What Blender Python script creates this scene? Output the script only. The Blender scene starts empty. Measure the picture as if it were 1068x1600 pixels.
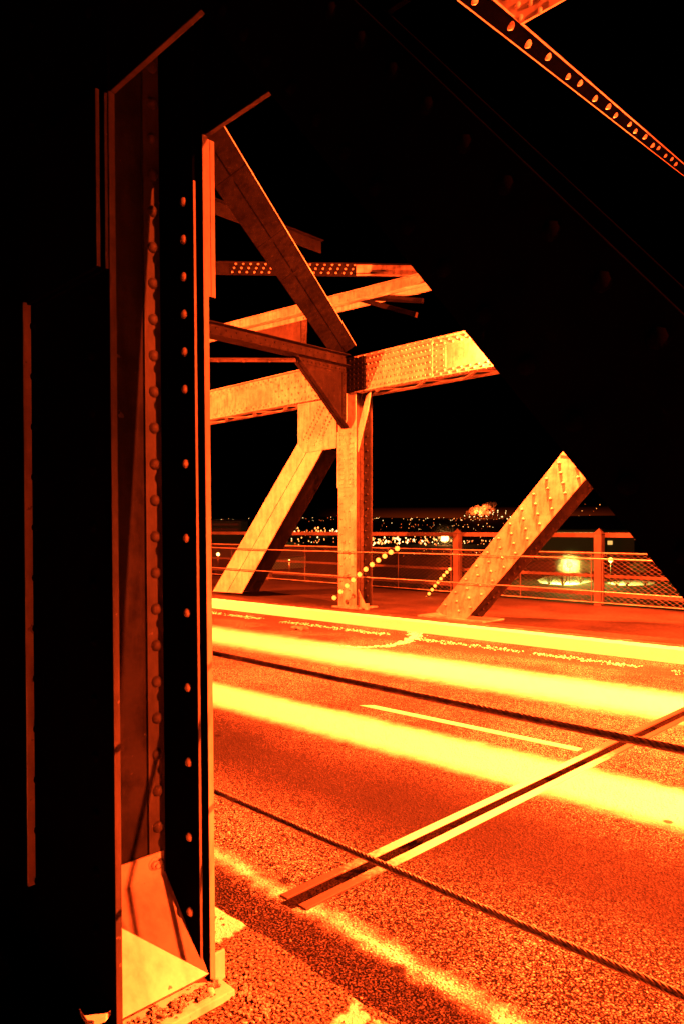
import bpy, bmesh, math, random
from mathutils import Vector, Matrix, noise
random.seed(7)
scene = bpy.context.scene
COL = scene.collection
R2 = math.sqrt(2.0)

# ------------------------------------------------------------------ camera
EYE = Vector((0.0, 0.0, 1.75))          # eye height above the walkway
FPX, CX, HY = 1127.0, 534.0, 828.0      # focal length, centre and horizon in photo pixels
FWD = Vector((-1, 1, 0)) / R2
RGT = Vector((1, 1, 0)) / R2
cam = bpy.data.cameras.new('camera')
cam_o = bpy.data.objects.new('camera', cam)
COL.objects.link(cam_o)
cam.sensor_fit = 'VERTICAL'
cam.sensor_height = 36.0
cam.sensor_width = 24.0
cam.lens = FPX / 1600.0 * 36.0
cam.shift_y = 28.0 / 1600.0
cam.clip_start = 0.05
cam.clip_end = 12000
cam_o.location = EYE
cam_o.rotation_euler = (math.radians(90), 0, math.radians(45))
scene.camera = cam_o

# ------------------------------------------------------------------ exposure, night sky
vs = scene.view_settings
vs.view_transform = 'Standard'
vs.look = 'None'
vs.gamma = 1.0
vs.use_curve_mapping = False
vs.exposure = 0.0
scene.cycles.diffuse_bounces = 1
scene.cycles.glossy_bounces = 2
scene.cycles.max_bounces = 6
SOD = (1.0, 0.055, 0.0062)              # sodium lamp colour

world = bpy.data.worlds.new('World')
scene.world = world
world.use_nodes = True
wn, wl = world.node_tree.nodes, world.node_tree.links
wn.clear()
wo = wn.new('ShaderNodeOutputWorld')
bg = wn.new('ShaderNodeBackground')
tc = wn.new('ShaderNodeTexCoord')
sep = wn.new('ShaderNodeSeparateXYZ')
wl.new(tc.outputs['Generated'], sep.inputs[0])
ramp = wn.new('ShaderNodeValToRGB')     # the town's glow low over the far bank
ramp.color_ramp.elements[0].position = 0.016
ramp.color_ramp.elements[0].color = (0.11, 0.010, 0.0008, 1)
ramp.color_ramp.elements[1].position = 0.030
ramp.color_ramp.elements[1].color = (0.00002, 0.000005, 0.000001, 1)
wl.new(sep.outputs['Z'], ramp.inputs[0])
dotn = wn.new('ShaderNodeVectorMath'); dotn.operation = 'DOT_PRODUCT'
gd = (FWD + 0.20 * RGT).normalized()
dotn.inputs[1].default_value = gd
wl.new(tc.outputs['Generated'], dotn.inputs[0])
ramp2 = wn.new('ShaderNodeValToRGB')    # strongest over the refinery
ramp2.color_ramp.elements[0].position = 0.975
ramp2.color_ramp.elements[0].color = (0, 0, 0, 1)
ramp2.color_ramp.elements[1].position = 0.997
ramp2.color_ramp.elements[1].color = (1, 1, 1, 1)
wl.new(dotn.outputs['Value'], ramp2.inputs[0])
mul = wn.new('ShaderNodeMixRGB'); mul.blend_type = 'MULTIPLY'; mul.inputs[0].default_value = 1
wl.new(ramp.outputs[0], mul.inputs[1]); wl.new(ramp2.outputs[0], mul.inputs[2])
wl.new(mul.outputs[0], bg.inputs['Color'])
bg.inputs['Strength'].default_value = 1.0
wl.new(bg.outputs[0], wo.inputs[0])

# where the bridge's sodium lamps and one added floodlight hang (x, y, z, watts)
LAMPS = [(-6.35, 11.08, 5.05, 50000, 0, 11.55, 'sodium lamp bracketed to the far truss between its post and right brace'),
         (3.9, 9.9, 6.4, 320000, 138, 11.55, 'cut-off sodium lamp bracketed to the far truss well right of its leaning braces'),
         (-16.6, 2.6, 4.0, 118000, -150, 1.45, 'added floodlight standing in for headlights, on the near truss left of the dark column'),  # added to light the far truss fronts in place of car headlights
         (10.0, 2.75, 5.4, 62000, 0, 1.45, 'sodium lamp bracketed to the near truss well right of the dark column')]

# ------------------------------------------------------------------ helpers
def W(px, py, d):
    """a point d metres ahead on the sight line of photo pixel px, py"""
    return EYE + d * (FWD + (px - CX) / FPX * RGT + Vector((0, 0, (HY - py) / FPX)))
def onY(px, py, y):
    a = (px - CX) / FPX
    return W(px, py, y * R2 / (1 + a))
def onZ(px, py, z):
    return W(px, py, (EYE.z - z) * FPX / (py - HY))

def tag(o, label=None, cat=None, group=None, kind=None):
    if label: o['label'] = label
    if cat: o['category'] = cat
    if group: o['group'] = group
    if kind: o['kind'] = kind
    return o
def thing(name, label, cat, loc=(0, 0, 0), group=None):
    o = bpy.data.objects.new(name, None)
    COL.objects.link(o)
    o.location = loc
    o.empty_display_size = 0.2
    return tag(o, label, cat, group)

class MB:
    def __init__(s): s.v = []; s.f = []; s.sm = []; s.mi = []; s.cur = 0
    def add(s, vs_, fs_, smooth=False):
        n = len(s.v)
        s.v += [Vector(p) for p in vs_]
        s.f += [[i + n for i in f] for f in fs_]
        s.sm += [smooth] * len(fs_); s.mi += [s.cur] * len(fs_)
    def frame_box(s, c, ax, ay, az, hx, hy, hz, ch=0.0):
        """box with centre c, unit axes and half sizes; ch chamfers the long edges"""
        c = Vector(c)
        P = lambda x, y, z: c + ax * x + ay * y + az * z
        if ch <= 0:
            vs_ = [P(sx * hx, sy * hy, sz * hz) for sx in (-1, 1) for sy in (-1, 1) for sz in (-1, 1)]
            s.add(vs_, [(0, 1, 3, 2), (4, 6, 7, 5), (0, 4, 5, 1), (2, 3, 7, 6), (0, 2, 6, 4), (1, 5, 7, 3)])
        else:
            bm = bmesh.new()
            bmesh.ops.create_cube(bm, size=2)
            for v in bm.verts: v.co = P(v.co.x * hx, v.co.y * hy, v.co.z * hz)
            bmesh.ops.bevel(bm, geom=bm.edges[:], offset=ch, segments=2, affect='EDGES', profile=0.6)
            bm.verts.index_update()
            s.add([v.co.copy() for v in bm.verts], [[v.index for v in f.verts] for f in bm.faces])
            bm.free()
    def box(s, x0, x1, y0, y1, z0, z1, ch=0.0):
        s.frame_box(((x0 + x1) / 2, (y0 + y1) / 2, (z0 + z1) / 2), Vector((1, 0, 0)), Vector((0, 1, 0)), Vector((0, 0, 1)),
                    (x1 - x0) / 2, (y1 - y0) / 2, (z1 - z0) / 2, ch)
    def beam(s, A, B, w, h, up=Vector((0, 0, 1)), ch=0.0):
        """solid bar from A to B, w wide across and h high along up"""
        A, B = Vector(A), Vector(B)
        ax = (B - A); L = ax.length; ax.normalize()
        ay = up.cross(ax).normalized(); az = ax.cross(ay)
        s.frame_box((A + B) / 2, ax, ay, az, L / 2, w / 2, h / 2, ch)
    def prism(s, pts, dirv):
        """flat polygon pts (world) given thickness dirv"""
        n = len(pts); pts = [Vector(p) for p in pts]; dv = Vector(dirv)
        s.add(pts + [p + dv for p in pts],
              [list(range(n))[::-1], list(range(n, 2 * n))] + [(i, (i + 1) % n, n + (i + 1) % n, n + i) for i in range(n)])
    def tube(s, path, r, n=6, cap=True):
        path = [Vector(p) for p in path]
        rings = []
        for i, p in enumerate(path):
            t = (path[min(i + 1, len(path) - 1)] - path[max(i - 1, 0)]).normalized()
            u = t.cross(Vector((0, 0, 1)))
            if u.length < 1e-3: u = t.cross(Vector((1, 0, 0)))
            u.normalize(); w_ = u.cross(t)
            rr = r[i] if isinstance(r, (list, tuple)) else r
            rings.append([p + rr * (math.cos(2 * math.pi * k / n) * u + math.sin(2 * math.pi * k / n) * w_) for k in range(n)])
        vs_ = [q for g in rings for q in g]
        fs_ = [(i * n + k, i * n + (k + 1) % n, (i + 1) * n + (k + 1) % n, (i + 1) * n + k) for i in range(len(path) - 1) for k in range(n)]
        s.add(vs_, fs_, n > 4)
        if cap:
            s.add(rings[0], [list(range(n))]); s.add(rings[-1], [list(range(n))[::-1]])
    def rivet(s, p, nrm, r=0.019, n=8, flat=0.78):
        p = Vector(p); nrm = Vector(nrm).normalized()
        u = nrm.orthogonal().normalized(); w_ = nrm.cross(u)
        vs_ = []; rings = ((1.0, -0.02), (0.93, 0.38), (0.66, 0.74), (0.30, 0.95))
        for rr, hh in rings:
            for k in range(n):
                t = 2 * math.pi * k / n
                vs_.append(p + r * (rr * (math.cos(t) * u + math.sin(t) * w_) + hh * flat * nrm))
        fs_ = [(i * n + k, i * n + (k + 1) % n, (i + 1) * n + (k + 1) % n, (i + 1) * n + k) for i in range(3) for k in range(n)]
        fs_.append([3 * n + k for k in range(n)])
        s.add(vs_, fs_, True)
    def rivet_line(s, A, B, n, nrm, r=0.022, seg=8, flat=.78):
        A, B = Vector(A), Vector(B)
        for i in range(n):
            t = (i + 0.5) / n
            s.rivet(A.lerp(B, t), nrm, r, seg, flat)
    def lathe(s, c, axis, prof, n=12):
        c = Vector(c); axis = Vector(axis).normalized(); u = axis.orthogonal().normalized(); w_ = axis.cross(u)
        vs_ = [c + axis * h + r * (math.cos(2 * math.pi * k / n) * u + math.sin(2 * math.pi * k / n) * w_) for r, h in prof for k in range(n)]
        fs_ = [(i * n + k, i * n + (k + 1) % n, (i + 1) * n + (k + 1) % n, (i + 1) * n + k) for i in range(len(prof) - 1) for k in range(n)]
        s.add(vs_, fs_, True)
    def build(s, name, m, parent=None, normals=True, m2=None):
        me = bpy.data.meshes.new(name)
        me.from_pydata([tuple(p) for p in s.v], [], s.f)
        me.polygons.foreach_set('use_smooth', s.sm)
        if normals:
            bm = bmesh.new(); bm.from_mesh(me)
            bmesh.ops.recalc_face_normals(bm, faces=bm.faces[:])
            bm.to_mesh(me); bm.free()
        me.materials.append(m)
        if m2: me.materials.append(m2); me.polygons.foreach_set('material_index', s.mi)
        me.update()
        o = bpy.data.objects.new(name, me)
        COL.objects.link(o)
        if parent is not None:
            o.parent = parent
            root = parent
            off = Vector((0, 0, 0))
            while root is not None:
                off += root.location; root = root.parent
            me.transform(Matrix.Translation(-off))
        return o

# ------------------------------------------------------------------ materials
def mat(name, base=(0.3, 0.3, 0.3), rough=0.6, spec=0.4, metal=0.0):
    m = bpy.data.materials.new(name)
    m.use_nodes = True
    b = m.node_tree.nodes['Principled BSDF']
    b.inputs['Base Color'].default_value = (*base, 1)
    b.inputs['Roughness'].default_value = rough
    b.inputs['Specular IOR Level'].default_value = spec
    b.inputs['Metallic'].default_value = metal
    return m, m.node_tree.nodes, m.node_tree.links, b
def nz(n, l, scale, detail=4, rough=0.55, vec=None, kind='ShaderNodeTexNoise'):
    t = n.new(kind)
    t.inputs['Scale'].default_value = scale
    if kind == 'ShaderNodeTexNoise':
        t.inputs['Detail'].default_value = detail
        t.inputs['Roughness'].default_value = rough
    if vec is not None: l.new(vec, t.inputs['Vector'])
    return t
def rmp(n, l, src, stops):
    r = n.new('ShaderNodeValToRGB')
    e = r.color_ramp.elements
    while len(e) < len(stops): e.new(0.5)
    for k, (p, c) in enumerate(stops):
        e[k].position = p
        e[k].color = (c, c, c, 1) if not isinstance(c, tuple) else (*c, 1)
    l.new(src, r.inputs[0])
    return r.outputs[0]
def mixc(n, l, fac, a, b, mode='MIX'):
    x = n.new('ShaderNodeMixRGB'); x.blend_type = mode
    for sock, v in ((x.inputs[0], fac), (x.inputs[1], a), (x.inputs[2], b)):
        if isinstance(v, (int, float)): sock.default_value = v
        elif isinstance(v, tuple): sock.default_value = (*v, 1)
        else: l.new(v, sock)
    return x.outputs[0]
def mth(n, l, op, a, b=None, clamp=False):
    x = n.new('ShaderNodeMath'); x.operation = op; x.use_clamp = clamp
    for i, v in enumerate((a, b)):
        if v is None: continue
        if isinstance(v, (int, float)): x.inputs[i].default_value = v
        else: l.new(v, x.inputs[i])
    return x.outputs[0]
def bump(n, l, b, h, strength=0.3, dist=0.01):
    x = n.new('ShaderNodeBump')
    x.inputs['Strength'].default_value = strength
    x.inputs['Distance'].default_value = dist
    l.new(h, x.inputs['Height']); l.new(x.outputs[0], b.inputs['Normal'])
def emis(name, col, strength):
    m, n, l, b = mat(name, (0.02, 0.02, 0.02))
    b.inputs['Emission Color'].default_value = (*col, 1)
    b.inputs['Emission Strength'].default_value = strength
    return m
def geo(n): return n.new('ShaderNodeNewGeometry').outputs['Position']

def steel(name, c0, c1, rough=0.5, grime=0.5, bstr=0.25, spec=0.3):
    """painted riveted steel: slight mottling, grime stains, a few chips"""
    m, n, l, b = mat(name, c0, rough, spec)
    p = geo(n)
    mp = n.new('ShaderNodeMapping'); mp.inputs['Scale'].default_value = (1, 1, 0.16); l.new(p, mp.inputs[0])
    big = nz(n, l, 1.7, 6, 0.65, p); fine = nz(n, l, 60, 4, 0.6, p); med = nz(n, l, 9, 6, 0.65, p)
    run = nz(n, l, 11, 5, 0.6, mp.outputs[0])                        # rain-washed runs down the plates
    c = mixc(n, l, rmp(n, l, big.outputs[0], [(0.35, 0.0), (0.65, 1.0)]), c0, tuple(x * 0.75 for x in c1))
    st = rmp(n, l, mixc(n, l, 0.55, med.outputs[0], run.outputs[0]), [(0.46, 0.0), (0.62, grime)])
    c = mixc(n, l, st, c, tuple(x * 0.28 for x in c0))
    chip = rmp(n, l, nz(n, l, 22, 3, 0.5, p).outputs[0], [(0.70, 0.0), (0.73, 1.0)])
    c = mixc(n, l, chip, c, tuple(min(0.06, 1.6 * x) for x in c0))
    l.new(c, b.inputs['Base Color'])
    l.new(rmp(n, l, fine.outputs[0], [(0.3, rough - 0.12), (0.7, rough + 0.15)]), b.inputs['Roughness'])
    bump(n, l, b, mixc(n, l, 0.4, med.outputs[0], fine.outputs[0]), bstr, 0.004)
    return m
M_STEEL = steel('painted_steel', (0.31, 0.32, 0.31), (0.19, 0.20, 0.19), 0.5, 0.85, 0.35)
M_DARK = steel('shade_dark_steel', (0.034, 0.034, 0.033), (0.022, 0.022, 0.021), 0.6, 0.7, 0.4, 0.08)  # darker steel copy; shade on webs and back plates is in its colour
M_BLACK = steel('unlit_steel', (0.0012, 0.0012, 0.0012), (0.0008, 0.0008, 0.0008), 0.9, 0.5, 0.3, 0.0)  # black steel copy; unlit sides of the truss members put into its colour
M_SHADE = steel('shaded_steel', (0.007, 0.007, 0.007), (0.004, 0.004, 0.004), 0.7, 0.7, 0.3, 0.02)  # shaded copy of the steel for bracing turned from the lamps
M_DEEP_SHADE = steel('brace_shade', (0.0035, 0.0035, 0.0035), (0.0022, 0.0022, 0.0022), 0.8, 0.7, 0.3, 0.0)  # deep shade of the big lateral brace, painted as its colour
M_EDGE = steel('lit_edge_steel', (0.20, 0.20, 0.19), (0.14, 0.14, 0.13), 0.55, 0.5, 0.3)  # lit copy of the steel for plate edges and rivets catching light
M_WEB = steel('web_shade', (0.021, 0.021, 0.021), (0.013, 0.013, 0.013), 0.6, 0.9, 0.4, 0.02)  # web tone lowered to paint the shade inside the column
M_ANG = steel('angle_shade', (0.045, 0.045, 0.044), (0.032, 0.032, 0.031), 0.55, 0.6, 0.3, 0.1)  # corner angle tone, between the painted shade and the lit edges
M_DULL = steel('dull_steel', (0.075, 0.075, 0.073), (0.05, 0.05, 0.049), 0.6, 0.6, 0.3, 0.12)
M_BASE = steel('lit_plate_steel', (0.42, 0.42, 0.40), (0.33, 0.33, 0.31), 0.6, 0.5, 0.4)  # lit copy of the steel for the bright foot plates and left brace
M_PALE = steel('lit_pale_steel', (0.62, 0.62, 0.60), (0.50, 0.50, 0.48), 0.5, 0.2)  # brightest steel copy; light on overhead flanges and rivets is in its colour
M_RAIL = steel('railing_paint', (0.05, 0.05, 0.05), (0.035, 0.035, 0.035), 0.5, 0.3, 0.2, 0.1)

def rope_mat():
    m, n, l, b = mat('galvanised_wire', (0.30, 0.30, 0.29), 0.45, 0.5, 0.6)
    p = geo(n)
    l.new(rmp(n, l, nz(n, l, 40, 3, 0.6, p).outputs[0], [(0.3, 0.05), (0.7, 0.20)]), b.inputs['Base Color'])
    return m
M_ROPE = rope_mat()

def road_mat():
    m, n, l, b = mat('asphalt', (0.05, 0.05, 0.05), 0.8, 0.012)
    p = geo(n)
    s = n.new('ShaderNodeSeparateXYZ'); l.new(p, s.inputs[0])
    X, Y = s.outputs[0], s.outputs[1]
    sk = mth(n, l, 'MULTIPLY', mth(n, l, 'ADD', X, 3.0), 0.045)      # the traffic lines run a little askew to the truss
    yy = mth(n, l, 'SUBTRACT', Y, sk)
    g1 = nz(n, l, 95, 3, 0.65, p); g2 = nz(n, l, 7, 4, 0.6, p); g3 = nz(n, l, 0.9, 3, 0.5, p)
    vo = nz(n, l, 42, vec=p, kind='ShaderNodeTexVoronoi')
    # aggregate: dark binder with paler stone grains
    gc = nz(n, l, 38, 4, 0.75, p)
    gm = mixc(n, l, 0.30, g1.outputs[0], gc.outputs[0])
    grain = rmp(n, l, gm, [(0.455, 0.0008), (0.505, 0.010), (0.54, 0.085), (0.60, 0.64)])
    chips = rmp(n, l, vo.outputs['Distance'], [(0.15, 1.0), (0.36, 0.0)])
    pick = nz(n, l, 42, vec=p, kind='ShaderNodeTexVoronoi')
    pk = n.new('ShaderNodeSeparateColor'); l.new(pick.outputs['Color'], pk.inputs[0])
    chipm = mth(n, l, 'MULTIPLY', chips, mth(n, l, 'GREATER_THAN', pk.outputs[0], 0.45))
    zone = rmp(n, l, g3.outputs[0], [(0.38, 0.15), (0.56, 1.0)])
    chipm = mth(n, l, 'MULTIPLY', chipm, zone)
    c = mixc(n, l, chipm, grain, 0.34) if False else mixc(n, l, chipm, grain, (0.36, 0.35, 0.33))
    # band helper: smooth bump in y with a ragged, grainy edge
    def band(c0, half, soft, src=yy, rag=0.5):
        d = mth(n, l, 'ABSOLUTE', mth(n, l, 'SUBTRACT', src, c0))
        d = mth(n, l, 'ADD', d, mth(n, l, 'MULTIPLY', mth(n, l, 'SUBTRACT', g1.outputs[0], 0.5), rag * soft * 2.2))
        d = mth(n, l, 'ADD', d, mth(n, l, 'MULTIPLY', mth(n, l, 'SUBTRACT', g2.outputs[0], 0.5), rag * soft * 1.2))
        mr = n.new('ShaderNodeMapRange'); mr.interpolation_type = 'SMOOTHSTEP'
        l.new(d, mr.inputs[0])
        mr.inputs[1].default_value = half - soft; mr.inputs[2].default_value = half + soft
        mr.inputs[3].default_value = 1.0; mr.inputs[4].default_value = 0.0
        return mr.outputs[0]
    pat = nz(n, l, 0.55, 5, 0.6, p)
    c = mixc(n, l, rmp(n, l, pat.outputs[0], [(0.42, 0.6), (0.58, 0.0)]), c, (0.006, 0.006, 0.006))
    # oil-dark lane centres, then headlight bands painted into the base colour
    dark = band(4.0, 0.8, 0.6)
    c = mixc(n, l, mth(n, l, 'MULTIPLY', dark, 0.94), c, (0.012, 0.012, 0.012))
    gut = band(2.2, 0.28, 0.08)
    c = mixc(n, l, mth(n, l, 'MULTIPLY', gut, 0.9), c, rmp(n, l, g1.outputs[0], [(0.45, 0.0008), (0.66, 0.028)]))
    fg = band(10.35, 0.36, 0.12)
    c = mixc(n, l, mth(n, l, 'MULTIPLY', fg, 0.7), c, rmp(n, l, g1.outputs[0], [(0.4, 0.015), (0.65, 0.07)]))
    salt_and_light = (0.88, 0.87, 0.85)  # pale tone for the painted headlight bands and the worn edge line
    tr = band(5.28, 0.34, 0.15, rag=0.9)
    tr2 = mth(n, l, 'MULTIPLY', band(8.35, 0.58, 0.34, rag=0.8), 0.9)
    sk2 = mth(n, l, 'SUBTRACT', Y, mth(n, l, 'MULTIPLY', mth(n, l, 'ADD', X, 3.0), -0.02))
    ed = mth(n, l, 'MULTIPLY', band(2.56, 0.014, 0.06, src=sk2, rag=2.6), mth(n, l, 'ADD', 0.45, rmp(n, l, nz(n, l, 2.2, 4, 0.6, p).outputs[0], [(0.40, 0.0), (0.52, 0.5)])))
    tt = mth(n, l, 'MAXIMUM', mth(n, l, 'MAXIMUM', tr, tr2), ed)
    c = mixc(n, l, tt, c, salt_and_light)
    # tar spots
    v2 = nz(n, l, 1.6, vec=p, kind='ShaderNodeTexVoronoi')
    spots = rmp(n, l, v2.outputs['Distance'], [(0.045, 1.0), (0.07, 0.0)])
    c = mixc(n, l, mth(n, l, 'MULTIPLY', spots, 0.85), c, (0.006, 0.006, 0.006))
    l.new(c, b.inputs['Base Color'])
    hh = mixc(n, l, 0.4, gm, chips)
    bump(n, l, b, hh, 1.0, 0.022)
    return m
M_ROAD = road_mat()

def dirt_mat(name, lo, hi, patch, pscale=1.3, p0=0.56, p1=0.62, spec=0.02, contrast=(0.38, 0.66)):
    m, n, l, b = mat(name, lo, 0.85, spec)
    p = geo(n)
    g = nz(n, l, 80, 4, 0.7, p); big = nz(n, l, pscale, 6, 0.6, p)
    c = mixc(n, l, rmp(n, l, g.outputs[0], [(contrast[0], 0.0), (contrast[1], 1.0)]), lo, hi)
    c = mixc(n, l, rmp(n, l, big.outputs[0], [(p0, 0.0), (p1, 1.0)]), c, patch)
    l.new(c, b.inputs['Base Color'])
    bump(n, l, b, g.outputs[0], 0.9, 0.015)
    return m
M_DIRT = dirt_mat('gritty_walkway', (0.002, 0.002, 0.002), (0.22, 0.21, 0.19), (0.60, 0.59, 0.55), 1.6, 0.53, 0.55, contrast=(0.46, 0.64))
M_STONE = dirt_mat('grit', (0.06, 0.06, 0.06), (0.30, 0.29, 0.27), (0.18, 0.18, 0.17))
M_KERB = dirt_mat('pale_kerb', (0.80, 0.79, 0.77), (0.92, 0.91, 0.89), (0.86, 0.85, 0.83))  # near-white kerb tone holds the headlight streak in its colour
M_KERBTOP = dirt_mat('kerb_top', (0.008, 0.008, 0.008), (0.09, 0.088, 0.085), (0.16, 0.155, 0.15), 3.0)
M_LINE = dirt_mat('lane_paint', (0.62, 0.61, 0.58), (0.80, 0.79, 0.76), (0.70, 0.69, 0.66))

def walk_mat():
    m, n, l, b = mat('walkway_boards', (0.05, 0.05, 0.05), 0.6, 0.12)
    p = geo(n)
    s = n.new('ShaderNodeSeparateXYZ'); l.new(p, s.inputs[0])
    fr = mth(n, l, 'FRACT', mth(n, l, 'MULTIPLY', s.outputs[1], 1.25))
    seam = rmp(n, l, fr, [(0.0, 1.0), (0.035, 0.0)])
    g = nz(n, l, 14, 5, 0.6, p); big = nz(n, l, 0.8, 4, 0.55, p)
    c = mixc(n, l, rmp(n, l, mixc(n, l, 0.5, g.outputs[0], big.outputs[0]), [(0.35, 0.0), (0.65, 1.0)]), (0.010, 0.010, 0.010), (0.045, 0.044, 0.043))
    c = mixc(n, l, mth(n, l, 'MULTIPLY', seam, 0.9), c, (0.008, 0.008, 0.008))
    l.new(c, b.inputs['Base Color'])
    bump(n, l, b, g.outputs[0], 0.4, 0.006)
    return m
M_WALK = walk_mat()

def joint_mat():
    """steel joint plate: rusty at the ends, polished where the wheels cross"""
    m, n, l, b = mat('joint_plate_steel', (0.5, 0.5, 0.48), 0.5, 0.5)
    p = geo(n)
    s = n.new('ShaderNodeSeparateXYZ'); l.new(p, s.inputs[0])
    g = nz(n, l, 30, 5, 0.65, p)
    y = mth(n, l, 'ADD', s.outputs[1], mth(n, l, 'MULTIPLY', mth(n, l, 'SUBTRACT', g.outputs[0], 0.5), 0.9))
    pol = rmp(n, l, mth(n, l, 'DIVIDE', y, 10.0), [(0.30, 0.0), (0.355, 1.0), (0.565, 1.0), (0.625, 0.0)])
    c = mixc(n, l, pol, (0.022, 0.017, 0.015), (0.66, 0.65, 0.62))
    l.new(c, b.inputs['Base Color'])
    bump(n, l, b, g.outputs[0], 0.25, 0.003)
    return m
M_JOINT = joint_mat()
M_SEAL = dirt_mat('joint_seal', (0.0008, 0.0008, 0.0008), (0.012, 0.011, 0.01), (0.001, 0.001, 0.001), 3.0, spec=0.0)
M_GROUND = dirt_mat('valley_ground', (0.02, 0.025, 0.02), (0.06, 0.06, 0.05), (0.04, 0.045, 0.035), 0.02)
M_SNOW = dirt_mat('trodden_snow', (0.60, 0.62, 0.62), (0.82, 0.84, 0.84), (0.7, 0.72, 0.72), 0.3)
M_WALL = dirt_mat('building_wall', (0.22, 0.20, 0.19), (0.34, 0.32, 0.30), (0.28, 0.26, 0.25), 0.2)
M_ROOF = dirt_mat('building_roof', (0.05, 0.05, 0.05), (0.10, 0.10, 0.10), (0.08, 0.08, 0.08), 0.2)
M_BARK = dirt_mat('bark', (0.05, 0.04, 0.03), (0.12, 0.10, 0.08), (0.08, 0.07, 0.06), 2)
M_LENS = emis('lamp_lens', (1.0, 0.16, 0.03), 60)
M_BEAD = emis('trail_bead_glow', (1.0, 0.27, 0.03), 3.4)
M_CITY = emis('far_lamp_glow', (1.0, 0.30, 0.06), 3.2)
M_CITY2 = emis('far_lamp_glow_pale', (1.0, 0.60, 0.22), 4)
M_CITYD = emis('far_lamp_glow_dim', (1.0, 0.13, 0.02), 1.4)
M_GREENLAMP = emis('floodlight_glow', (0.95, 1.0, 0.10), 4)
M_ORLAMP = emis('park_lamp_glow', (1.0, 0.45, 0.10), 12)
M_WIN = emis('lit_window', (1.0, 0.50, 0.12), 1.2)
M_WIND = emis('dim_window', (0.25, 0.02, 0.004), 0.22)

# ------------------------------------------------------------------ setting: road, kerbs, walkways, ground
ROADZ = -0.23
def slab(name, pts, z0, z1, m, kind='structure'):
    b = MB()
    b.prism([(x, y, z0) for x, y in pts], (0, 0, z1 - z0))
    return tag(b.build(name, m), kind=kind)
SK = lambda y, x: y + 0.04 * (x + 3.0)
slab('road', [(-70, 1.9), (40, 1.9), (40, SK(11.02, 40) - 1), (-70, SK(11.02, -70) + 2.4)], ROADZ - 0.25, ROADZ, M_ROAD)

# near walkway: a sheet with a broken, gritty edge along the gutter
b = MB()
xs = [-30 + 0.5 * i for i in range(44)] + [-8 + 0.06 * i for i in range(180)] + [2.9 + 0.6 * i for i in range(40)]
edge = [(x, 1.955 + 0.030 * noise.noise((x * 2.3, 3, 0)) + 0.022 * noise.noise((x * 9, 7, 0))) for x in xs]
n = len(edge)
ring = [(x, -3.0) for x, _ in edge]
vs_ = [(x, -3.0, 0) for x, _ in edge] + [(x, y, 0) for x, y in edge] + [(x, y + 0.012, -0.03) for x, y in edge] + [(x, y + 0.02, ROADZ - 0.1) for x, y in edge]
b.add(vs_, [(r * n + i, r * n + i + 1, (r + 1) * n + i + 1, (r + 1) * n + i) for r in range(3) for i in range(n - 1)])
tag(b.build('near_walkway', M_DIRT), kind='structure')

# far kerb and walkway
b = MB()
xs = [-60 + 1.0 * i for i in range(40)] + [-20 + 0.1 * i for i in range(200)] + [0 + 1.5 * i for i in range(20)]
n = len(xs)
K = [(SK(11.12, x) if x > -30 else SK(11.12, -30)) for x in xs]
rows = []
rows.append([(x, y - 0.02, ROADZ - 0.05) for x, y in zip(xs, K)])
rows.append([(x, y, -0.035 + 0.012 * noise.noise((x * 6, 0, 0))) for x, y in zip(xs, K)])
rows.append([(x, y + 0.03, 0.012 + 0.008 * noise.noise((x * 8, 4, 0))) for x, y in zip(xs, K)])
b.add([p for r in rows for p in r], [(r * n + i, r * n + i + 1, (r + 1) * n + i + 1, (r + 1) * n + i) for r in range(2) for i in range(n - 1)])
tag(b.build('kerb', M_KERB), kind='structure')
b = MB()
rows = [rows[2], [(x, y + 0.32, 0.006) for x, y in zip(xs, K)]]
b.add([p for r in rows for p in r], [(i, i + 1, n + i + 1, n + i) for i in range(n - 1)])
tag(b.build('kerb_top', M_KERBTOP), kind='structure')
slab('far_walkway', [(-62, 10.0), (-62, 16.15), (40, 16.15), (40, 12.9), (0, 11.35), (-20, 10.55), (-30, 10.2)], -0.3, 0.0, M_WALK)

# lane line and expansion joint
b = MB()
p0, p1 = onZ(566, 1101, ROADZ), onZ(905, 1172, ROADZ)
dv = Vector((p1.x - p0.x, p1.y - p0.y, 0)).normalized(); nv = Vector((-dv.y, dv.x, 0)) * 0.055
b.prism([p0 - nv, p1 - nv, p1 + nv, p0 + nv + dv * 0.12], (0, 0, 0.004))
tag(b.build('lane_line', M_LINE), kind='structure')

jt = thing('expansion_joint', 'steel expansion joint laid across the whole roadway, its twin plates polished pale by tyres', 'joint', (-2.8, 6.5, ROADZ))
b = MB(); b.box(-2.995, -2.935, 2.52, 10.6, ROADZ - 0.03, ROADZ + 0.010, 0.003)
for k in range(32): b.rivet((-2.965, 2.7 + 0.25 * k, ROADZ + 0.009), (0, 0, 1), 0.007, 6, 0.4)
b.build('joint_plate', M_JOINT, jt)
b = MB(); b.box(-2.845, -2.782, 2.52, 10.6, ROADZ - 0.03, ROADZ + 0.010, 0.003)
for k in range(32): b.rivet((-2.813, 2.8 + 0.25 * k, ROADZ + 0.009), (0, 0, 1), 0.007, 6, 0.4)
b.build('joint_plate', M_JOINT, jt)
b = MB(); b.box(-2.9345, -2.8455, 2.48, 10.6, ROADZ - 0.03, ROADZ + 0.0015)
b.build('seal', M_SEAL, jt)

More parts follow.
